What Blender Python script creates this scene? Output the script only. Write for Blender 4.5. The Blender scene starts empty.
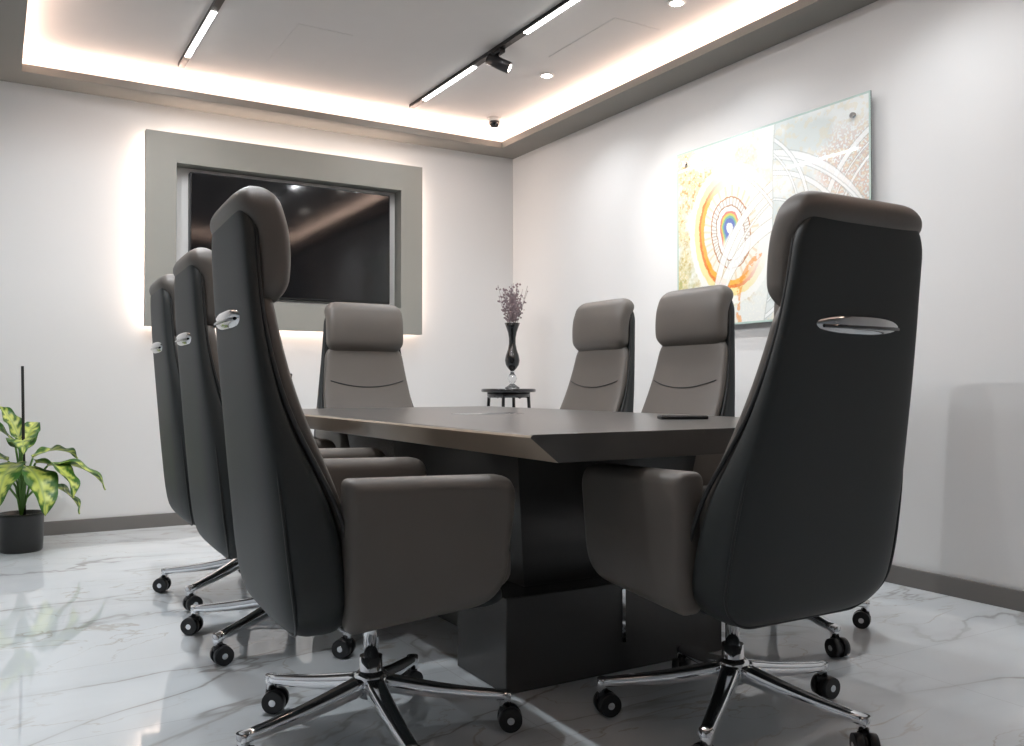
import bpy, bmesh, math, random
import numpy as np
from mathutils import Vector, Matrix, noise
random.seed(4)
scene=bpy.context.scene
COL=scene.collection

# ------------------------------------------------------------ materials
def mat(name,col,rough=0.5,metal=0.0,emit=None,es=0.0,spec=0.5,bump=None,coat=0.0,trans=0.0,var=0.0,vscale=8.0):
    m=bpy.data.materials.new(name); m.use_nodes=True
    nt=m.node_tree; b=nt.nodes['Principled BSDF']
    b.inputs['Base Color'].default_value=(*col,1)
    b.inputs['Roughness'].default_value=rough
    b.inputs['Metallic'].default_value=metal
    b.inputs['Specular IOR Level'].default_value=spec
    b.inputs['Coat Weight'].default_value=coat
    b.inputs['Transmission Weight'].default_value=trans
    if emit:
        b.inputs['Emission Color'].default_value=(*emit,1); b.inputs['Emission Strength'].default_value=es
    tc=nt.nodes.new('ShaderNodeTexCoord')
    if var>0:
        n=nt.nodes.new('ShaderNodeTexNoise'); n.inputs['Scale'].default_value=vscale; n.inputs['Detail'].default_value=4
        nt.links.new(tc.outputs['Object'],n.inputs['Vector'])
        mx=nt.nodes.new('ShaderNodeMix'); mx.data_type='RGBA'
        mx.inputs['A'].default_value=(*[c*(1-var) for c in col],1)
        mx.inputs['B'].default_value=(*[min(1,c*(1+var)) for c in col],1)
        nt.links.new(n.outputs['Fac'],mx.inputs['Factor']); nt.links.new(mx.outputs['Result'],b.inputs['Base Color'])
    if bump:
        sc,st,dist=bump
        n=nt.nodes.new('ShaderNodeTexNoise'); n.inputs['Scale'].default_value=sc; n.inputs['Detail'].default_value=3
        bp=nt.nodes.new('ShaderNodeBump'); bp.inputs['Strength'].default_value=st; bp.inputs['Distance'].default_value=dist
        nt.links.new(tc.outputs['Object'],n.inputs['Vector']); nt.links.new(n.outputs['Fac'],bp.inputs['Height'])
        nt.links.new(bp.outputs['Normal'],b.inputs['Normal'])
    return m

M_wall=mat('wall_paint',(0.72,0.715,0.705),0.7,bump=(60,0.08,0.002),var=0.02,vscale=2)
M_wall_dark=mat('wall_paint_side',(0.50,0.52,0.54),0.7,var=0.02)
M_ceil=mat('ceiling_paint',(0.60,0.585,0.575),0.85,var=0.02)
M_soffit=mat('soffit_paint',(0.225,0.213,0.193),0.6,var=0.03)
M_frame=mat('tv_surround_paint',(0.285,0.282,0.252),0.55,var=0.03)
M_base=mat('baseboard_paint',(0.16,0.15,0.14),0.45,var=0.04)
M_leather=mat('leather_taupe',(0.128,0.115,0.102),0.46,spec=0.4,bump=(260,0.15,0.001),var=0.10,vscale=5)
M_shell=mat('leather_taupe_shaded',(0.030,0.034,0.034),0.5,spec=0.35,bump=(260,0.12,0.001),var=0.06,vscale=5)  # same leather as the cushions; shade on the backs painted in as darker colour
M_pipe=mat('leather_piping',(0.018,0.019,0.019),0.5)
M_chrome=mat('chrome',(0.82,0.83,0.85),0.08,1.0,var=0.01)
M_handle=mat('polished_handle',(0.55,0.56,0.57),0.06,1.0,var=0.01)
M_black=mat('black_plastic',(0.012,0.012,0.013),0.35,var=0.1)
M_blackmetal=mat('black_metal',(0.015,0.015,0.016),0.3,0.3,var=0.05)
M_table=mat('table_veneer',(0.075,0.071,0.067),0.28,spec=0.5,var=0.05,vscale=10)
M_tablebevel=mat('table_edge_veneer_lit',(0.46,0.375,0.29),0.35,var=0.05,vscale=10)  # brown edge veneer, lightened: light caught by the bevel is painted into the colour
M_pedestal=mat('pedestal_lacquer',(0.058,0.055,0.053),0.25,var=0.04)
M_gloss=mat('gloss_black',(0.006,0.006,0.007),0.04,coat=0.5,var=0.05)
M_screen=mat('tv_screen',(0.004,0.004,0.005),0.07,spec=0.6,var=0.01)
M_led=mat('led_diffuser',(1,1,1),0.5,emit=(1,0.97,0.95),es=14)
M_ledwarm=mat('led_strip_warm',(1,1,1),0.5,emit=(1,0.84,0.76),es=6)
M_lamp=mat('downlight_lens',(1,1,1),0.5,emit=(1,0.93,0.85),es=25)
M_white=mat('white_trim',(0.75,0.74,0.72),0.5,var=0.01)
M_pot=mat('pot_black',(0.012,0.012,0.012),0.35,var=0.1)
M_soil=mat('soil',(0.03,0.02,0.013),0.95,bump=(60,0.8,0.01),var=0.3)
M_glass=mat('crystal',(0.9,0.92,0.93),0.03,trans=0.9,var=0.01)
M_dry=mat('dried_flower',(0.26,0.20,0.21),0.9,var=0.3,vscale=30)
M_stem=mat('stem_green',(0.10,0.22,0.04),0.5,var=0.15)
M_moss=mat('moss_pole_black',(0.012,0.011,0.010),0.9,bump=(90,0.6,0.004))

def vcol_mat(name,rough,coat=0.0,sub=0.0):
    m=bpy.data.materials.new(name); m.use_nodes=True
    nt=m.node_tree; b=nt.nodes['Principled BSDF']
    a=nt.nodes.new('ShaderNodeVertexColor'); a.layer_name='Col'
    nt.links.new(a.outputs['Color'],b.inputs['Base Color'])
    b.inputs['Roughness'].default_value=rough; b.inputs['Coat Weight'].default_value=coat
    return m
M_leaf=vcol_mat('dieffenbachia_leaf',0.35)
M_art=vcol_mat('printed_glass_art',0.18,0.6)

def floor_mat():
    m=bpy.data.materials.new('marble_tiles'); m.use_nodes=True
    nt=m.node_tree; b=nt.nodes['Principled BSDF']; L=nt.links.new
    tc=nt.nodes.new('ShaderNodeTexCoord')
    def N(scale,detail,dist,off):
        mp=nt.nodes.new('ShaderNodeMapping'); mp.inputs['Location'].default_value=off
        mp.inputs['Rotation'].default_value=(0,0,0.6); mp.inputs['Scale'].default_value=(1,1.9,1)
        n=nt.nodes.new('ShaderNodeTexNoise'); n.inputs['Scale'].default_value=scale; n.inputs['Detail'].default_value=detail
        n.inputs['Distortion'].default_value=dist
        L(tc.outputs['Object'],mp.inputs['Vector']); L(mp.outputs['Vector'],n.inputs['Vector'])
        return n.outputs['Fac']
    def ridge(f,width):
        s=nt.nodes.new('ShaderNodeMath'); s.operation='SUBTRACT'; s.inputs[1].default_value=0.5; L(f,s.inputs[0])
        a=nt.nodes.new('ShaderNodeMath'); a.operation='ABSOLUTE'; L(s.outputs[0],a.inputs[0])
        r=nt.nodes.new('ShaderNodeMapRange'); r.inputs['From Min'].default_value=0; r.inputs['From Max'].default_value=width
        r.inputs['To Min'].default_value=1; r.inputs['To Max'].default_value=0; r.interpolation_type='SMOOTHSTEP'
        L(a.outputs[0],r.inputs['Value']); return r.outputs['Result']
    def mul(a,bv):
        x=nt.nodes.new('ShaderNodeMath'); x.operation='MULTIPLY'; L(a,x.inputs[0])
        if isinstance(bv,float): x.inputs[1].default_value=bv
        else: L(bv,x.inputs[1])
        return x.outputs[0]
    def mix(fac,A,B):
        x=nt.nodes.new('ShaderNodeMix'); x.data_type='RGBA'; L(fac,x.inputs['Factor'])
        for k,v in(('A',A),('B',B)):
            if isinstance(v,tuple): x.inputs[k].default_value=(*v,1)
            else: L(v,x.inputs[k])
        return x.outputs['Result']
    v1=ridge(N(0.9,5,0.7,(3,1,0)),0.013); v2=ridge(N(1.7,6,0.9,(8,4,0)),0.010); cloud=N(1.6,6,0.6,(1,9,0))
    soft=ridge(N(0.9,5,0.7,(3,1,0)),0.06)
    mask=N(1.1,2,0.0,(20,5,0))
    mr=nt.nodes.new('ShaderNodeMapRange'); mr.inputs['From Min'].default_value=0.40; mr.inputs['From Max'].default_value=0.58; L(mask,mr.inputs['Value'])
    mask2=N(0.8,2,0.0,(2,15,0))
    mr2=nt.nodes.new('ShaderNodeMapRange'); mr2.inputs['From Min'].default_value=0.36; mr2.inputs['From Max'].default_value=0.58; L(mask2,mr2.inputs['Value'])
    c=mix(cloud,(0.66,0.71,0.74),(0.82,0.855,0.875))
    c=mix(mul(soft,0.22),c,(0.48,0.50,0.52))
    c=mix(mul(mul(v1,mr2.outputs['Result']),0.7),c,(0.30,0.28,0.26))
    c=mix(mul(mul(v2,mr.outputs['Result']),0.55),c,(0.42,0.36,0.29))
    br=nt.nodes.new('ShaderNodeTexBrick'); br.offset=0.0
    br.inputs['Color1'].default_value=(0,0,0,1); br.inputs['Color2'].default_value=(0,0,0,1); br.inputs['Mortar'].default_value=(1,1,1,1)
    br.inputs['Scale'].default_value=1.0; br.inputs['Brick Width'].default_value=1.2; br.inputs['Row Height'].default_value=0.6
    br.inputs['Mortar Size'].default_value=0.0015
    L(tc.outputs['Object'],br.inputs['Vector'])
    c=mix(mul(br.outputs['Color'],0.35),c,(0.35,0.35,0.35))
    L(c,b.inputs['Base Color']); b.inputs['Roughness'].default_value=0.03; b.inputs['Specular IOR Level'].default_value=0.85
    return m
M_floor=floor_mat()

# ------------------------------------------------------------ mesh helpers
def mesh_from(verts,faces,smooth=True):
    me=bpy.data.meshes.new('m'); me.from_pydata([tuple(v) for v in verts],[],faces); me.update()
    bm=bmesh.new(); bm.from_mesh(me); bmesh.ops.recalc_face_normals(bm,faces=bm.faces); bm.to_mesh(me); bm.free()
    if smooth: me.polygons.foreach_set('use_smooth',[True]*len(me.polygons))
    return me
def box_mesh(c,s,bev=0.0,seg=3):
    bm=bmesh.new(); bmesh.ops.create_cube(bm,size=1)
    for v in bm.verts: v.co=Vector((c[0]+v.co.x*s[0],c[1]+v.co.y*s[1],c[2]+v.co.z*s[2]))
    if bev>0: bmesh.ops.bevel(bm,geom=list(bm.edges),offset=bev,segments=seg,profile=0.5,affect='EDGES')
    me=bpy.data.meshes.new('m'); bm.to_mesh(me); bm.free()
    return me
def bounds_mesh(a,b,bev=0.0,seg=3):
    return box_mesh([(a[i]+b[i])/2 for i in range(3)],[b[i]-a[i] for i in range(3)],bev,seg)
def cone_mesh(p0,p1,r0,r1,n=24,smooth=True):
    p0=Vector(p0);p1=Vector(p1);d=(p1-p0);L=d.length
    q=d.normalized().to_track_quat('Z','Y').to_matrix()
    vs=[];fs=[]
    for p,r in((p0,r0),(p1,r1)):
        for i in range(n):
            a=2*math.pi*i/n; vs.append(p+q@Vector((r*math.cos(a),r*math.sin(a),0)))
    for i in range(n): j=(i+1)%n; fs.append((i,j,n+j,n+i))
    fs.append(tuple(range(n))); fs.append(tuple(range(n,2*n)))
    me=mesh_from(vs,fs,False)
    if smooth:
        for p in me.polygons:
            if len(p.vertices)==4: p.use_smooth=True
    return me
def lathe(prof,c=(0,0,0),n=32,caps=True):
    vs=[];fs=[]
    for r,z in prof:
        for i in range(n):
            a=2*math.pi*i/n; vs.append((c[0]+r*math.cos(a),c[1]+r*math.sin(a),c[2]+z))
    m=len(prof)
    for k in range(m-1):
        for i in range(n):
            j=(i+1)%n; fs.append((k*n+i,k*n+j,(k+1)*n+j,(k+1)*n+i))
    if caps: fs.append(tuple(range(n))); fs.append(tuple(range((m-1)*n,m*n)))
    return mesh_from(vs,fs)
def loft(rings):
    n=len(rings[0]); vs=[v for r in rings for v in r]; fs=[]
    for k in range(len(rings)-1):
        for i in range(n):
            j=(i+1)%n; fs.append((k*n+i,k*n+j,(k+1)*n+j,(k+1)*n+i))
    fs.append(tuple(range(n))); fs.append(tuple(range((len(rings)-1)*n,len(rings)*n)))
    return mesh_from(vs,fs)
def tube(pts,r,cyclic=False,res=8):
    cu=bpy.data.curves.new('c','CURVE'); cu.dimensions='3D'; cu.bevel_depth=r; cu.bevel_resolution=2
    sp=cu.splines.new('POLY'); sp.points.add(len(pts)-1)
    for p,q in zip(sp.points,pts): p.co=(*q,1)
    sp.use_cyclic_u=cyclic; cu.use_fill_caps=True
    o=bpy.data.objects.new('t',cu); COL.objects.link(o)
    bpy.context.view_layer.update()
    me=bpy.data.meshes.new_from_object(o.evaluated_get(bpy.context.evaluated_depsgraph_get()))
    bpy.data.objects.remove(o); me.polygons.foreach_set('use_smooth',[True]*len(me.polygons))
    return me
def join(meshes):
    bm=bmesh.new()
    for me in meshes: bm.from_mesh(me)
    out=bpy.data.meshes.new('j'); bm.to_mesh(out); bm.free(); return out
def obj(name,me,m=None,parent=None,loc=(0,0,0),rot=(0,0,0)):
    if m is not None:
        me.materials.clear(); me.materials.append(m)
    o=bpy.data.objects.new(name,me); COL.objects.link(o); o.location=loc; o.rotation_euler=rot
    if parent: o.parent=parent
    return o
def empty(name,loc=(0,0,0),rotz=0):
    e=bpy.data.objects.new(name,None); COL.objects.link(e); e.location=loc; e.rotation_euler=(0,0,rotz); e.empty_display_size=0.1
    return e
def cr(x,xs,ys):  # smooth interpolation
    xs=list(xs); ys=list(ys)
    if x<=xs[0]: return ys[0]
    if x>=xs[-1]: return ys[-1]
    i=max(k for k in range(len(xs)-1) if xs[k]<=x)
    def m(k):
        if k==0: return (ys[1]-ys[0])/(xs[1]-xs[0])
        if k==len(xs)-1: return (ys[-1]-ys[-2])/(xs[-1]-xs[-2])
        return (ys[k+1]-ys[k-1])/(xs[k+1]-xs[k-1])
    h=xs[i+1]-xs[i]; t=(x-xs[i])/h
    return (2*t**3-3*t*t+1)*ys[i]+(t**3-2*t*t+t)*h*m(i)+(-2*t**3+3*t*t)*ys[i+1]+(t**3-t*t)*h*m(i+1)
def pw(c,e): return math.copysign(abs(c)**e,c)
def back_loft(z0,z1,wf,ff,rf,Rw,Rt,n=3.5,levels=40,seg=44):
    rings=[]
    for k in range(levels+1):
        u=0.5-0.5*math.cos(math.pi*k/levels); z=z0+(z1-z0)*u
        w=wf(z)/2; yf=ff(z); yr=rf(z); yc=(yf+yr)/2; t=abs(yf-yr)/2
        def s(R):
            d=min(z-z0,z1-z)
            if d>=R: return 1.0
            return math.sqrt(max(0,1-((R-d)/R)**2))
        hw=w-Rw*(1-s(Rw)); ht=max(0.002,t-min(Rt,t*0.97)*(1-s(Rt)))
        ring=[]
        for i in range(seg):
            a=2*math.pi*i/seg
            ring.append((hw*pw(math.cos(a),2/n),yc+ht*pw(math.sin(a),2/n),z))
        rings.append(ring)
    return loft(rings)
def pillow(outline,t,R,axis='x',c=0.0,levels=7):
    """outline list of 2D pts ; thickness t centred at c along axis, rounded rim R"""
    cx=sum(p[0] for p in outline)/len(outline); cy=sum(p[1] for p in outline)/len(outline)
    hx=max(abs(p[0]-cx) for p in outline); hy=max(abs(p[1]-cy) for p in outline)
    ks=[]
    for k in range(levels+1):
        a=math.pi/2*k/levels; ks.append((-t/2+R*(1-math.sin(a)),R*(1-math.cos(a))))
    seq=[(d,i) for d,i in reversed(ks)]
    seq=seq+[( -d,i) for d,i in reversed(seq)]
    seq=sorted(seq,key=lambda q:q[0])
    rings=[]
    for d,ins in seq:
        ring=[]
        for p in outline:
            a=cx+(p[0]-cx)*(hx-ins)/hx; b=cy+(p[1]-cy)*(hy-ins)/hy
            ring.append((c+d,a,b) if axis=='x' else (a,b,c+d))
        rings.append(ring)
    return loft(rings)
def round_poly(pts,R,seg=6):
    out=[];n=len(pts)
    for i in range(n):
        p=Vector(pts[i]); a=Vector(pts[i-1])-p; b=Vector(pts[(i+1)%n])-p
        r=R[i] if isinstance(R,(list,tuple)) else R
        pa=p+a.normalized()*min(r,a.length*0.48); pb=p+b.normalized()*min(r,b.length*0.48)
        for k in range(seg+1):
            t=k/seg; q=pa*(1-t)**2+p*2*t*(1-t)+pb*t*t
            out.append((q.x,q.y))
    return out

# ------------------------------------------------------------ room
XR,YB,XL,YN=3.41,5.73,-1.3,-1.6
ZC,ZS=2.75,2.60
obj('floor',bounds_mesh((XL-.1,YN-.1,-.1),(XR+.1,YB+.1,0)),M_floor)
obj('ceiling',bounds_mesh((XL-.1,YN-.1,ZC),(XR+.1,YB+.1,ZC+.1)),M_ceil)
obj('wall_back',bounds_mesh((XL-.1,YB,0),(XR+.1,YB+.1,ZC)),M_wall)
obj('wall_right',bounds_mesh((XR,YN,0),(XR+.1,YB,ZC)),M_wall)
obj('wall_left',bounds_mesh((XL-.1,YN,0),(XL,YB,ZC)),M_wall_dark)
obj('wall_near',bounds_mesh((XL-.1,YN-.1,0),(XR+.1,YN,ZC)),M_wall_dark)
bh=0.08
obj('baseboard_back',bounds_mesh((XL,YB-.014,0),(XR-.014,YB,bh),0.003),M_base)
obj('baseboard_right',bounds_mesh((XR-.014,YN,0),(XR,YB,bh),0.003),M_base)
obj('baseboard_left',bounds_mesh((XL,YN,0),(XL+.014,YB-.014,bh),0.003),M_base)
TX0,TX1,TY0,TY1=0.12,3.18,0.3,5.50
lip=0.045
obj('trim_1',bounds_mesh((XL,TY1,ZS),(XR,YB,ZS+lip)),M_soffit)
obj('trim_2',bounds_mesh((TX1,TY0,ZS),(XR,TY1,ZS+lip)),M_soffit)
obj('trim_3',bounds_mesh((XL,TY0,ZS),(TX0,TY1,ZS+lip)),M_soffit)
obj('trim_4',bounds_mesh((XL,YN,ZS),(XR,TY0,ZS+lip)),M_soffit)
obj('trim_5',bounds_mesh((XL,YN,ZS+lip),(TX0-.22,YB,ZC)),M_ceil)
obj('trim_6',bounds_mesh((TX0-.22,YN,ZS+lip),(XR,TY0-.22,ZC)),M_ceil)
# access panels (thin grooves)
for i,(x0,y0) in enumerate(((1.35,4.45),(2.72,3.55))):
    e=empty('ceiling_access_panel' if i==0 else 'ceiling_access_panel.001',(x0,y0,ZC))
    obj('panel',bounds_mesh((0,0,-.002),(.30,.62,0),0.001),M_ceil,e)

def area(name,loc,direction,longaxis,length,width,power,color,parent=None):
    l=bpy.data.lights.new(name,'AREA'); l.shape='RECTANGLE'; l.size=length; l.size_y=width; l.energy=power; l.color=color
    o=bpy.data.objects.new(name,l); COL.objects.link(o)
    z=-Vector(direction).normalized(); x=Vector(longaxis).normalized(); y=z.cross(x).normalized(); x=y.cross(z)
    mt=Matrix((x,y,z)).transposed().to_4x4(); mt.translation=Vector(loc); o.matrix_world=mt
    if parent: o.parent=parent; o.matrix_parent_inverse=Matrix.Identity(4)
    return o
def spot(name,loc,target,power,size,blend,color,radius,parent=None):
    l=bpy.data.lights.new(name,'SPOT'); l.energy=power; l.spot_size=math.radians(size); l.spot_blend=blend; l.color=color; l.shadow_soft_size=radius
    o=bpy.data.objects.new(name,l); COL.objects.link(o); o.location=loc
    o.rotation_euler=(Vector(target)-Vector(loc)).to_track_quat('-Z','Y').to_euler()
    if parent: o.parent=parent
    return o
WARM=(1,0.72,0.58)
cv=empty('cove_led_strip')
zc=ZS+lip+0.012
W=7.8
o1=0.10
obj('strip_back',bounds_mesh((TX0-.1,TY1+o1-.006,ZS+lip),(TX1+.1,TY1+o1+.006,ZS+lip+.006)),M_ledwarm,cv)
obj('strip_right',bounds_mesh((TX1+o1-.006,TY0,ZS+lip),(TX1+o1+.006,TY1+.1,ZS+lip+.006)),M_ledwarm,cv)
obj('strip_left',bounds_mesh((TX0-o1-.006,TY0,ZS+lip),(TX0-o1+.006,TY1+.1,ZS+lip+.006)),M_ledwarm,cv)
area('cove_light_back',((TX0+TX1)/2,TY1+o1,zc),(0,-0.1,1),(1,0,0),TX1-TX0+.2,.02,W*3.05,WARM,cv)
area('cove_light_right',(TX1+o1,(TY0+TY1)/2,zc),(-0.1,0,1),(0,1,0),TY1-TY0+.2,.02,W*5.2,WARM,cv)
area('cove_light_left',(TX0-o1,(TY0+TY1)/2,zc),(0.1,0,1),(0,1,0),TY1-TY0+.2,.02,W*5.2,WARM,cv)
area('cove_light_near',((TX0+TX1)/2,TY0-o1,zc),(0,0.1,1),(1,0,0),TX1-TX0+.2,.02,W*3.05,WARM,cv)

# tracks
def track(name,X):
    e=empty(name)
    obj('channel',bounds_mesh((X-.018,1.2,ZC-.022),(X+.018,5.36,ZC)),M_blackmetal,e)
    for i,(a,b) in enumerate(((4.47,5.16),(3.2,3.9),(1.9,2.6))):
        obj('led_bar_%d'%(i+1),bounds_mesh((X-.014,a,ZC-.027),(X+.014,b,ZC-.021)),M_led,e)
        area('bar_light_%d'%(i+1),(X,(a+b)/2,ZC-.03),(0,0,-1),(0,1,0),b-a,.028,7.5,(.93,.96,1),e)
    return e
t1=track('linear_track_light',0.93); t2=track('linear_track_light.001',2.40)
def trackspot(name,X,Y,target):
    e=empty(name)
    obj('adapter',bounds_mesh((X-.016,Y-.06,ZC-.045),(X+.016,Y+.06,ZC-.022),0.003),M_black,e)
    obj('stem',cone_mesh((X,Y,ZC-.045),(X,Y,ZC-.075),.008,.008,12),M_black,e)
    c=Vector((X,Y,ZC-.085)); d=(Vector(target)-c); d.z*=0.6; d.normalize()
    obj('housing',cone_mesh(c-d*.06,c+d*.075,.033,.033,28),M_black,e)
    obj('lens',cone_mesh(c+d*.0751,c+d*.0765,.020,.020,24),M_lamp,e)
    return c+d*.085
p=trackspot('track_spotlight',2.40,4.20,(3.4,3.5,1.7))
spot('art_spot_lamp',p,(3.4,3.68,1.72),50,62,1.0,(1,0.96,0.92),.03,t2)
def downlight(name,X,Y,power,size,blend):
    e=empty(name,(X,Y,ZC))
    obj('bezel',lathe([(.033,-.001),(.045,-.001),(.045,-.005),(.033,-.008),(.033,-.001)],caps=False),M_white,e)
    obj('lens',lathe([(.001,-.002),(.033,-.002),(.033,-.007),(.001,-.007)]),M_lamp,e)
    spot('lamp',(0,0,-.012),(0,0,-1),power,size,blend,(0.92,0.96,1.0),.03,e)
i=0
for X in(.46,2.87):
    for Y in(4.42,3.25,2.08):
        nm='recessed_downlight' if i==0 else 'recessed_downlight.%03d'%i
        pwr={(.46,4.42):45,(.46,3.25):115,(.46,2.08):45}.get((X,Y),44)
        downlight(nm,X,Y,pwr,(158 if X<1 else 130),(.35 if X<1 else .8)); i+=1
# dome camera
e=empty('security_dome_camera',(3.02,5.33,ZC))
obj('mount',lathe([(.001,0),(.048,0),(.048,-.02),(.044,-.025),(.001,-.025)]),M_white,e)
obj('dome',lathe([(.038,-.02)]+[(.038*math.cos(a),-.035-.034*math.sin(a)) for a in np.linspace(0,1.5,10)]),M_gloss,e)

# ------------------------------------------------------------ TV surround
e=empty('tv_wall_surround')
fx0,fx1,fz0,fz1=0.775,2.59,1.225,2.405
ix0,ix1,iz0,iz1=0.95,2.43,1.405,2.225
yf0,yf1=YB-.13,YB-.075
def frame_mesh(x0,x1,z0,z1,a0,a1,b0,b1,y0,y1):
    vs=[];
    for y in(y0,y1):
        vs+=[(x0,y,z0),(x1,y,z0),(x1,y,z1),(x0,y,z1),(a0,y,b0),(a1,y,b0),(a1,y,b1),(a0,y,b1)]
    fs=[]
    for k in range(4):
        j=(k+1)%4
        fs+=[(k,j,4+j,4+k),(8+k,8+j,12+j,12+k),(k,j,8+j,8+k),(4+k,4+j,12+j,12+k)]
    return mesh_from(vs,fs,False)
obj('face_frame',frame_mesh(fx0,fx1,fz0,fz1,ix0,ix1,iz0,iz1,yf0,yf1),M_frame,e)
obj('inner_reveal',frame_mesh(ix0-.03,ix1+.03,iz0-.03,iz1+.03,ix0,ix1,iz0,iz1,yf1,YB-.001),M_frame,e)
obj('back_panel',bounds_mesh((ix0,YB-.012,iz0),(ix1,YB-.001,iz1)),M_white,e)
g=YB-.035
P=7
BK=(1,.79,.67)
area('backlight_left',(fx0+.06,g,(fz0+fz1)/2),(-1,0.35,0),(0,0,1),1.1,.03,P*.7,BK,e)
area('backlight_right',(fx1-.06,g,(fz0+fz1)/2),(1,0.35,0),(0,0,1),1.1,.03,P*.5,BK,e)
area('backlight_top',((fx0+fx1)/2,g,fz1-.06),(0,0.35,1),(1,0,0),1.7,.03,P*.7,BK,e)
area('backlight_bottom',((fx0+fx1)/2,g,fz0+.06),(0,0.35,-1),(1,0,0),1.7,.03,P*.7,BK,e)
e=empty('wall_television')
obj('cabinet',bounds_mesh((1.035,YB-.085,1.43),(2.365,YB-.03,2.19),0.006),M_black,e)
obj('screen',bounds_mesh((1.043,YB-.088,1.442),(2.357,YB-.0845,2.182),0.001),M_screen,e)
obj('wall_mount',bounds_mesh((1.5,YB-.035,1.6),(1.95,YB-.011,2.0)),M_black,e)

# ------------------------------------------------------------ art panel
e=empty('glass_wall_art')
AY0,AY1,AZ0,AZ1=3.81,2.525,1.19,2.190   # left, right
aw=AY0-AY1; ah=AZ1-AZ0
NX,NZ=460,362
def fb(x,y,s,seed=0): return noise.fractal(Vector((x*s+seed,y*s-seed,seed*1.7)),1.0,2.0,4)
def sm(a,b,x):
    t=max(0,min(1,(x-a)/(b-a))); return t*t*(3-2*t)
def mixc(a,b,t): return tuple(a[i]*(1-t)+b[i]*t for i in range(3))
C0=(0.42,0.49)
def artcol(x,y):
    n1=fb(x,y,6,1); n2=fb(x,y,38,5); n3=noise.noise(Vector((x*95,y*95,2)))
    sepx=0.70+0.10*(y-0.5)+0.02*math.sin(y*5)
    dx=x-C0[0]; dy=y-C0[1]; r=math.hypot(dx,dy*0.92); th=math.atan2(dy,dx)
    if x<sepx:
        col=(0.79,0.81,0.77)
        g=sm(-0.35,0.40,n1+0.16-0.85*max(0,x-0.25))
        col=mixc(col,(0.74,0.58,0.18),g*0.6)
        if n2>0.10: col=mixc(col,(0.55,0.27,0.06),min(1,(n2-0.10)*3)*g*.7)
        if n3>0.20: col=mixc(col,(0.87,0.87,0.79),0.65)
        lg=sm(0.30,0.0,x)*sm(0.7,0.1,y)
        col=mixc(col,(0.48,0.48,0.20),max(0,lg*(0.5+n2)))
        up=sm(0.20,0.75,x+y*0.35-0.25)
        col=mixc(col,(0.82,0.85,0.82),up*0.65)
        rr=r+0.02*math.sin(th*2+1)+0.005*n2
        rings=[(0.030,(0.85,0.86,0.83)),(0.055,(0.08,0.14,0.48)),(0.068,(0.12,0.42,0.34)),(0.078,(0.65,0.62,0.12)),(0.090,(0.74,0.20,0.16)),(0.114,(0.87,0.88,0.86)),
               (0.121,(0.38,0.20,0.10)),(0.154,(0.86,0.86,0.82)),(0.162,(0.48,0.20,0.07)),(0.215,(0.86,0.85,0.77)),(0.240,(0.88,0.44,0.05)),(0.256,(0.78,0.20,0.02)),(0.292,(0.88,0.76,0.36)),(0.33,(0.88,0.88,0.84))]
        if rr<0.33:
            for R,cc in rings:
                if rr<R:
                    a=1.0
                    if R in(0.24,0.256,0.292): a=sm(-0.6,0.4,-math.cos(th-0.5))
                    if R in(0.055,0.068,0.078,0.090): a=sm(-0.4,0.3,math.cos(th-2.3))
                    base=(0.86,0.87,0.83)
                    col=mixc(mixc(base,cc,a),col,0.12); break
            if 0.121<rr<0.154 and math.sin(th*44)>0.35: col=mixc(col,(0.38,0.28,0.22),0.55)
            if 0.215>rr>0.165 and math.sin(th*30)>0.6: col=mixc(col,(0.75,0.52,0.24),0.45)
        for (cx,cy,R,wd) in((1.0,0.05,0.70,0.020),(1.0,0.05,0.63,0.006),(0.1,0.15,0.75,0.008),(0.9,-0.1,0.62,0.030)):
            q=abs(math.hypot(x-cx,y-cy)-R)
            if q<wd: col=mixc((0.87,0.89,0.87),col,0.2)
            elif q<wd+0.003: col=mixc((0.42,0.30,0.14),col,0.4)
        q=abs(math.hypot(x-0.75,y-0.1)-0.28)
        if q<0.016 and n2>-0.05: col=mixc(col,(0.82,0.32,0.04),0.7)
    else:
        col=mixc((0.66,0.71,0.69),(0.80,0.83,0.81),sm(-0.3,0.4,n1))
        pk=sm(0.95,1.15,x+0.12*n1)*sm(0.25,0.4,y)*sm(0.95,0.75,y)
        if n3>-0.1: col=mixc(col,(0.46,0.24,0.17),pk*0.55)
        if n3>0.3: col=mixc(col,(0.80,0.62,0.45),pk*0.6)
        if n2>0.2: col=mixc(col,(0.74,0.62,0.38),0.3)
        for (cx,cy,R,wd) in((1.55,0.35,0.55,0.012),(1.55,0.35,0.45,0.006),(1.55,0.35,0.50,0.003),(0.65,0.2,0.55,0.01),(0.6,0.1,0.75,0.02),(0.65,0.2,0.42,0.004),(0.5,-0.1,0.95,0.006),(0.42,0.49,0.46,0.004),(0.42,0.49,0.52,0.008)):
            q=abs(math.hypot(x-cx,y-cy)-R)
            if q<wd: col=mixc((0.87,0.89,0.88),col,0.2)
            elif q<wd+0.004: col=mixc((0.30,0.34,0.33),col,0.5)
    if abs(x-sepx)<0.003: col=(0.58,0.61,0.58)
    if x<0.010 or x>aw-0.010 or y<0.010 or y>ah-0.010: col=(0.45,0.58,0.53)
    return col
vs=[];fs=[];cols=[]
for j in range(NZ+1):
    for i2 in range(NX+1):
        x=aw*i2/NX; y=ah*j/NZ
        vs.append((XR-.045,AY0-x,AZ0+y)); c=artcol(x,y); cols+= [c[0],c[1],c[2],1]
for j in range(NZ):
    for i2 in range(NX):
        a=j*(NX+1)+i2; fs.append((a,a+NX+1,a+NX+2,a+1))
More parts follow.
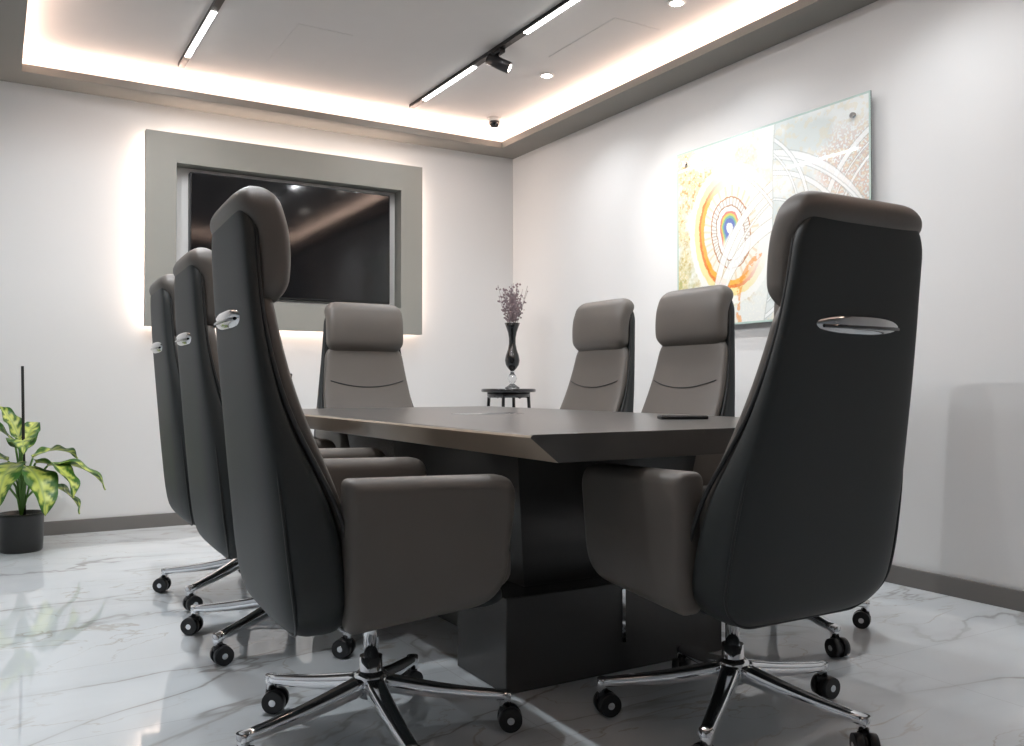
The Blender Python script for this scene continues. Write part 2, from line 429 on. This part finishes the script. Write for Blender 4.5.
me=bpy.data.meshes.new('a'); me.from_pydata(vs,[],fs); me.update()
ca=me.color_attributes.new('Col','FLOAT_COLOR','POINT'); ca.data.foreach_set('color',cols)
obj('printed_face',me,M_art,e)
obj('glass_pane',bounds_mesh((XR-.0445,AY1,AZ0),(XR-.037,AY0,AZ1),0.001),M_glass,e)
for k,(yy,zz) in enumerate(((AY0-.07,AZ0+.07),(AY1+.09,AZ0+.07),(AY0-.07,AZ1-.07),(AY1+.09,AZ1-.09))):
    obj('standoff_%d'%(k+1),cone_mesh((XR,yy,zz),(XR-.058,yy,zz),.013,.013,20),M_chrome,e)

# ------------------------------------------------------------ conference table
e=empty('conference_table')
tx0,tx1,ty0,ty1,zt,zb=1.040,2.260,1.67,4.05,0.758,0.691
prof=[(tx0+.075,zb),(tx0+.008,zt-.014),(tx0,zt-.008),(tx0+.003,zt-.002),(tx0+.010,zt),(tx1-.010,zt),(tx1-.003,zt-.002),(tx1,zt-.008),(tx1-.008,zt-.014),(tx1-.075,zb)]
vs=[(x,y,z) for y in(ty0,ty1) for x,z in prof]; n=len(prof); fs=[tuple(range(n)),tuple(range(n,2*n))]+[(k,(k+1)%n,n+(k+1)%n,n+k) for k in range(n)]
top=mesh_from(vs,fs,False); top.materials.append(M_table); top.materials.append(M_tablebevel)
for pl in top.polygons:
    if abs(pl.normal.x)>0.3: pl.material_index=1
o=bpy.data.objects.new('top',top); COL.objects.link(o); o.parent=e
bv=o.modifiers.new('b','BEVEL'); bv.width=0.0015; bv.segments=2
obj('plinth_block_1',bounds_mesh((1.24,2.12,.0),(2.06,2.42,.27),.004),M_pedestal,e)
obj('plinth_block_2',bounds_mesh((1.24,3.32,.0),(2.06,3.62,.27),.004),M_pedestal,e)
obj('plinth_spine',bounds_mesh((1.44,2.42,.0),(1.86,3.32,.27),.004),M_pedestal,e)
def taper(x0,x1,y0,y1,z0,X0,X1,Y0,Y1,z1):
    vs=[(x0,y0,z0),(x1,y0,z0),(x1,y1,z0),(x0,y1,z0),(X0,Y0,z1),(X1,Y0,z1),(X1,Y1,z1),(X0,Y1,z1)]
    return mesh_from(vs,[(0,1,2,3),(4,5,6,7),(0,1,5,4),(1,2,6,5),(2,3,7,6),(3,0,4,7)],False)
obj('column',taper(1.36,1.94,2.22,3.52,.27,1.30,2.0,2.16,3.58,zb),M_pedestal,e)
obj('inlay_trim',bounds_mesh((1.645,2.114,.09),(1.657,2.1215,.25)),M_chrome,e)
obj('cable_hatch',bounds_mesh((1.52,2.9,zt-.001),(1.78,3.02,zt+.002),.0008),M_chrome,e)
e=empty('smartphone',(1.955,2.19,zt),math.radians(62))
obj('body',pillow(round_poly([(-.038,-.078),(.038,-.078),(.038,.078),(-.038,.078)],.01),.011,.003,'z',.0058),M_black,e)
obj('screen',pillow(round_poly([(-.035,-.075),(.035,-.075),(.035,.075),(-.035,.075)],.008),.001,.0003,'z',.0117),M_gloss,e)

# ------------------------------------------------------------ office chair parts
ZT=1.303
wf=lambda z: cr(z,(.30,.42,.60,.80,1.0,1.15,1.32),(.52,.575,.565,.505,.45,.42,.405))
rear=lambda z: cr(z,(.30,.40,.60,.84,1.05,1.2,1.32),(-.255,-.285,-.308,-.328,-.345,-.355,-.358))
front=lambda z: cr(z,(.30,.42,.60,.84,1.0,1.1,1.32),(-.105,-.105,-.135,-.225,-.265,-.275,-.28))
mid=lambda z: front(z)+ (rear(z)-front(z))*cr(z,(.3,.6,.85,1.0,1.3),(.05,.12,.35,.42,.42))
shell=back_loft(.318,ZT-.02,wf,lambda z: mid(z)-.003,rear,.10,.05,4.2,48)
cush=back_loft(.338,1.08,lambda z:wf(z)-.022-.05*cr(z,(.3,.6,.85,1.3),(1,.8,0,0)),front,lambda z: mid(z)-.02,.07,.03,3.6,40)
hz0=1.04
head=back_loft(hz0,ZT,lambda z:.418,lambda z: cr(z,(1.045,1.10,1.2,1.30),(-.258,-.236,-.236,-.26)),
     lambda z: cr(z,(1.045,1.14,1.21,1.25,1.30),(-.325,-.325,-.335,-.362,-.366)),.06,.045,4.0,36)
def loop(yfn,wfn,z0,z1,Rw,eps):
    L=[];K=50
    for k in range(K+1):
        z=z0+(z1-z0)*(0.5-0.5*math.cos(math.pi*k/K))
        d=min(z-z0,z1-z); s=1 if d>=Rw else math.sqrt(max(0,1-((Rw-d)/Rw)**2))
        L.append((wfn(z)/2-Rw*(1-s)+eps,yfn(z),z))
    R=[(-x,y,z) for x,y,z in reversed(L)]
    return L+R
piping=join([tube(loop(lambda z: mid(z)-.008,wf,.32,ZT-.022,.10,-.009),.0055,True),
             tube(loop(lambda z: rear(z)+.028,wf,.323,ZT-.025,.10,-.008),.0035,True)])
sl=[]
for zz in(.90,.66):
    sl.append(tube([(x,front(zz-.04*(1-(x/.22)**2))+.001-.006*(abs(x)/.2)**4,zz-.04*(1-(x/.22)**2)) for x in np.linspace(-.20,.20,24)],.0028))
seams=join(sl)
seat=pillow(round_poly([(-.235,-.17),(.235,-.17),(.235,.30),(-.235,.30)],[.05,.05,.09,.09],8),.13,.05,'z',.435)
under=pillow(round_poly([(-.25,-.2),(.25,-.2),(.24,.27),(-.24,.27)],.08,8),.04,.018,'z',.365)
armo=round_poly([(-.150,.338),(.222,.372),(.258,.662),(-.155,.670)],[.02,.085,.06,.02],9)
armL=pillow(armo,.088,.034,'x',-.272); armR=pillow(armo,.088,.034,'x',.272)
hz=1.02
def lens_ring(sx,sz,dy,N=64):
    out=[]
    for a in np.linspace(0,2*math.pi,N,endpoint=False):
        x=sx*pw(math.cos(a),.75); z=sz*math.sin(a)
        out.append((x,rear(hz+z)-dy+.06*(abs(x)/.22)**3.2,hz+z))
    return out
handle=loft([lens_ring(.145,.023,-.012),lens_ring(.145,.023,.003),lens_ring(.143,.021,.009),lens_ring(.137,.016,.014),lens_ring(.125,.009,.017),lens_ring(.05,.002,.018)])
slot=tube([(x,rear(hz)-.0175+.06*(abs(x)/.22)**3.2,hz-.004) for x in np.linspace(-.125,.125,20)],.004)
mech=join([bounds_mesh((-.09,-.12,.325),(.09,.11,.350),.008)])
column=join([cone_mesh((0,0,.10),(0,0,.20),.030,.028,28),cone_mesh((0,0,.20),(0,0,.33),.0185,.0185,24)])
colcover=cone_mesh((0,0,.29),(0,0,.335),.032,.038,28)
legs=[];wheels=[];caps=[];hoods=[]
R0=.335
for k in range(5):
    a=math.radians(72*k+18); rot=Matrix.Rotation(a,4,'Z')
    rings=[]
    for t in np.linspace(0,1,10):
        r=.02+t*(R0+.01-.02); w=.026*(1-t)+.015*t; h=.022*(1-t)+.011*t; z=.135-.048*t-.006*math.sin(math.pi*t)
        rings.append([rot@Vector((r,w*pw(math.cos(u),.55),z+h*pw(math.sin(u),.55))) for u in np.linspace(0,2*math.pi,20,endpoint=False)])
    legs.append(loft(rings))
    c=rot@Vector((R0,0,0))
    legs.append(cone_mesh((c.x,c.y,.062),(c.x,c.y,.098),.014,.016,16))
    yaw=a+1.1+k*0.9; ax=Vector((math.cos(yaw),math.sin(yaw),0)); tr=Vector((-ax.y,ax.x,0))*.012
    cc=Vector((c.x,c.y,.031))+tr
    for s in(-1,1):
        p0=cc+ax*(s*.007); p1=cc+ax*(s*.027)
        wheels.append(cone_mesh(p0,p1,.031,.029,28))
        caps.append(cone_mesh(p1,p1+ax*(s*.0015),.010,.009,18))
    wheels.append(cone_mesh(cc-ax*.007,cc+ax*.007,.024,.024,20))
    hoods.append(cone_mesh((c.x,c.y,.045),(c.x,c.y,.066),.016,.013,16))
legs.append(lathe([(.001,.105),(.036,.105),(.045,.125),(.042,.155),(.030,.165),(.001,.165)]))
base=join(legs); wheel=join(wheels+hoods); cap=join(caps)
for me in(shell,cush,head,piping,seams,seat,under,armL,armR,handle,slot,mech,column,colcover,base,wheel,cap): me.materials.clear()
PARTS=[('outer_shell',shell,M_shell),('back_cushion',cush,M_leather),('headrest',head,M_leather),('piping',piping,M_pipe),('stitch_seam',seams,M_pipe),
 ('seat',seat,M_leather),('seat_pan',under,M_shell),('armrest_left',armL,M_leather),('armrest_right',armR,M_leather),('back_handle',handle,M_handle),('handle_slot',slot,M_gloss),
 ('tilt_mechanism',mech,M_black),('gas_lift',column,M_chrome),('lift_cover',colcover,M_black),('star_base',base,M_chrome),('casters',wheel,M_black),('caster_caps',cap,M_chrome)]
for nme,me,m in PARTS: me.materials.append(m)
cnt=0
def chair(x,y,az,legang=0,recline=0):
    """legang: world angle (deg) of one base leg ; recline tilts the backrest about the seat hinge"""
    global cnt
    nm='executive_office_chair' if cnt==0 else 'executive_office_chair.%03d'%cnt; cnt+=1
    e=empty(nm,(x,y,0),-math.radians(az))
    pv=Vector((0,-.15,.42)); th=math.radians(recline); Rm=Matrix.Rotation(th,3,'X')
    for nme,me,m in PARTS:
        o=bpy.data.objects.new(nme,me); COL.objects.link(o); o.parent=e
        if nme in('star_base','casters','caster_caps'): o.rotation_euler=(0,0,math.radians(legang-18+az))
        if recline and nme in('outer_shell','back_cushion','headrest','piping','stitch_seam','back_handle','handle_slot'):
            o.rotation_euler=(th,0,0); o.location=pv-Rm@pv
chair(.810,2.05,93,48,0.3)
chair(.88,3.00,92,215)
chair(.91,3.74,92,220)
chair(1.655,1.665,0,71,4.7)
chair(2.35,3.58,270,10,1)
chair(2.35,2.91,270,40,1)
chair(2.40,2.22,268,-30)
chair(1.68,4.06,180,25)

# ------------------------------------------------------------ side table + vase
e=empty('corner_side_table',(3.06,5.20,0))
zt2=.845
prof2=[(.001,0),(.185,0),(.19,.006),(.19,.018),(.182,.024),(.001,.024)]
obj('top',lathe(prof2,(0,0,zt2-.024),40),M_gloss,e)
rings=[]
for zz,kk in((0,0),(-.02,0),(-.045,1)):
    rings.append([((.15)*math.cos(a),.15*math.sin(a),zt2-.024+zz+(kk*.02*abs(math.sin(a*4)))) for a in np.linspace(0,2*math.pi,64,endpoint=False)])
obj('apron',loft(rings),M_gloss,e)
lg=[]
for k in range(4):
    a=math.pi/4+k*math.pi/2
    pts=[((.14+.03*math.sin(t*math.pi*1.0)-.05*t+ .06*t*t)*math.cos(a),(.14+.03*math.sin(t*math.pi)-.05*t+.06*t*t)*math.sin(a),(zt2-.04)*(1-t)+.012*t) for t in np.linspace(0,1,16)]
    lg.append(tube(pts,.012))
obj('legs',join(lg),M_gloss,e)
obj('lower_shelf',lathe([(.001,.30),(.13,.30),(.13,.315),(.001,.315)]),M_gloss,e)
e=empty('vase_with_dried_flowers',(3.09,5.20,zt2))
obj('crystal_foot',lathe([(.001,0),(.050,0),(.052,.008),(.035,.018),(.014,.034),(.024,.05),(.034,.07),(.024,.092),(.012,.11),(.001,.11)]),M_glass,e)
obj('collar',lathe([(.014,.11),(.022,.115),(.014,.122),(.012,.125)]),M_chrome,e)
obj('vase_body',lathe([(.012,.12),(.03,.14),(.046,.165),(.052,.195),(.046,.23),(.032,.27),(.024,.31),(.024,.35),(.031,.39),(.043,.425),(.055,.455),(.050,.455),(.035,.42),(.015,.36),(.012,.34)]),M_gloss,e)
st=[];fl=[]
for k in range(46):
    a=random.uniform(0,6.28); sp=random.uniform(.01,.12); h=random.uniform(.58,.73)
    pts=[(0,0,.36),(sp*.35*math.cos(a),sp*.35*math.sin(a),.46),(sp*math.cos(a),sp*math.sin(a),h)]
    st.append(tube(pts,.0012))
    for q in range(11):
        t=random.uniform(.05,1.0); bp_=Vector(pts[1]).lerp(Vector(pts[2]),t)+Vector((random.uniform(-.016,.016),random.uniform(-.016,.016),random.uniform(-.01,.01)))
        bm=bmesh.new(); bmesh.ops.create_icosphere(bm,subdivisions=1,radius=random.uniform(.004,.009),matrix=Matrix.Translation(bp_)); m2=bpy.data.meshes.new('q'); bm.to_mesh(m2); bm.free(); fl.append(m2)
obj('flower_stems',join(st),M_dry,e); obj('flower_heads',join(fl),M_dry,e)

# ------------------------------------------------------------ plant
e=empty('potted_dieffenbachia',(.13,5.27,0))
obj('pot',lathe([(.001,0),(.096,0),(.102,.01),(.104,.05),(.106,.18),(.110,.185),(.110,.20),(.102,.20),(.098,.17),(.001,.17)],n=40),M_pot,e)
obj('soil',lathe([(.001,.171),(.098,.171),(.098,.18),(.001,.185)]),M_soil,e)
obj('support_pole',cone_mesh((.015,0,.17),(.0,0,.97),.008,.007,14),M_moss,e)
lv=[];lf=[];lc=[];sts=[]
def leaf(base,az,L,Wd,e0,e1,roll=0):
    n=22;mm=14; p=Vector(base); st0=len(lv)
    d=Vector((math.sin(az),math.cos(az),0)); side=Vector((d.y,-d.x,0))
    side=Matrix.Rotation(roll,3,d)@side
    for i in range(n+1):
        s=i/n; el=math.radians(e0+(e1-e0)*s)
        f=d*math.cos(el)+Vector((0,0,1))*math.sin(el); up=side.cross(f).normalized()
        if up.z<0: up=-up
        w=Wd*0.5*(math.sin(math.pi*min(1,s**.75))**.8)*(1-.15*s)
        for j in range(mm+1):
            v=-1+2*j/mm
            q=p+side*(v*w)+up*(abs(v)*w*.30+ .010*math.sin(s*16+abs(v)*2)*abs(v))
            lv.append(q)
            nz=noise.noise(q*45)
            cream=sm(.68,.28,abs(v)+.35*nz+.30*math.sin(s*34-abs(v)*6))
            c=mixc((.030,.12,.012),(.55,.62,.13),cream*.95)
            if abs(v)<.08: c=(.30,.40,.12)
            lc.extend([*c,1])
        p=p+f*(L/n)
    for i in range(n):
        for j in range(mm):
            a=st0+i*(mm+1)+j; lf.append((a,a+1,a+mm+2,a+mm+1))
AX=lambda deg: math.radians(deg)
specs=[ # az (world: 0=+Y,90=+X), stem height, stem reach, L, W, e0,e1
 (100,.44,.12,.34,.17,10,-65),(130,.46,.08,.32,.18,5,-85),(60,.48,.06,.28,.14,30,-40),(160,.44,.06,.36,.19,-5,-88),
 (200,.46,.08,.34,.19,5,-88),(250,.44,.09,.34,.18,5,-80),(300,.47,.07,.30,.14,20,-60),(180,.53,.03,.30,.15,45,-50),
 (265,.56,.03,.30,.13,55,-10),(20,.52,.03,.26,.12,60,10),(320,.58,.02,.24,.10,70,30),(105,.34,.08,.28,.14,0,-80),(225,.34,.08,.28,.14,0,-85)]
for az,h,rch,L,Wd,e0,e1 in specs:
    a=AX(az); b=(rch*math.sin(a),rch*math.cos(a),h)
    sts.append(tube([(0,0,.17),(.3*rch*math.sin(a),.3*rch*math.cos(a),.18+(h-.18)*.6),b],.0055))
    leaf(b,a,L,Wd,e0,e1,random.uniform(-.3,.3))
me=bpy.data.meshes.new('lv'); me.from_pydata([tuple(v) for v in lv],[],lf); me.update()
ca=me.color_attributes.new('Col','FLOAT_COLOR','POINT'); ca.data.foreach_set('color',lc)
me.polygons.foreach_set('use_smooth',[True]*len(me.polygons))
obj('leaves',me,M_leaf,e); obj('stems',join(sts),M_stem,e)

# ------------------------------------------------------------ world, camera
w=bpy.data.worlds.new('w'); scene.world=w; w.use_nodes=True
w.node_tree.nodes['Background'].inputs['Color'].default_value=(.5,.6,.7,1); w.node_tree.nodes['Background'].inputs['Strength'].default_value=.3
cam=bpy.data.cameras.new('camera'); co=bpy.data.objects.new('camera',cam); COL.objects.link(co)
cam.sensor_width=36; cam.lens=36*873/1024; cam.clip_start=.02
co.location=(0,0,.87); co.rotation_euler=(math.radians(90+.79),0,math.radians(-30.7))
scene.camera=co
scene.view_settings.view_transform='Standard'
scene.view_settings.look='None'
scene.view_settings.exposure=-0.13
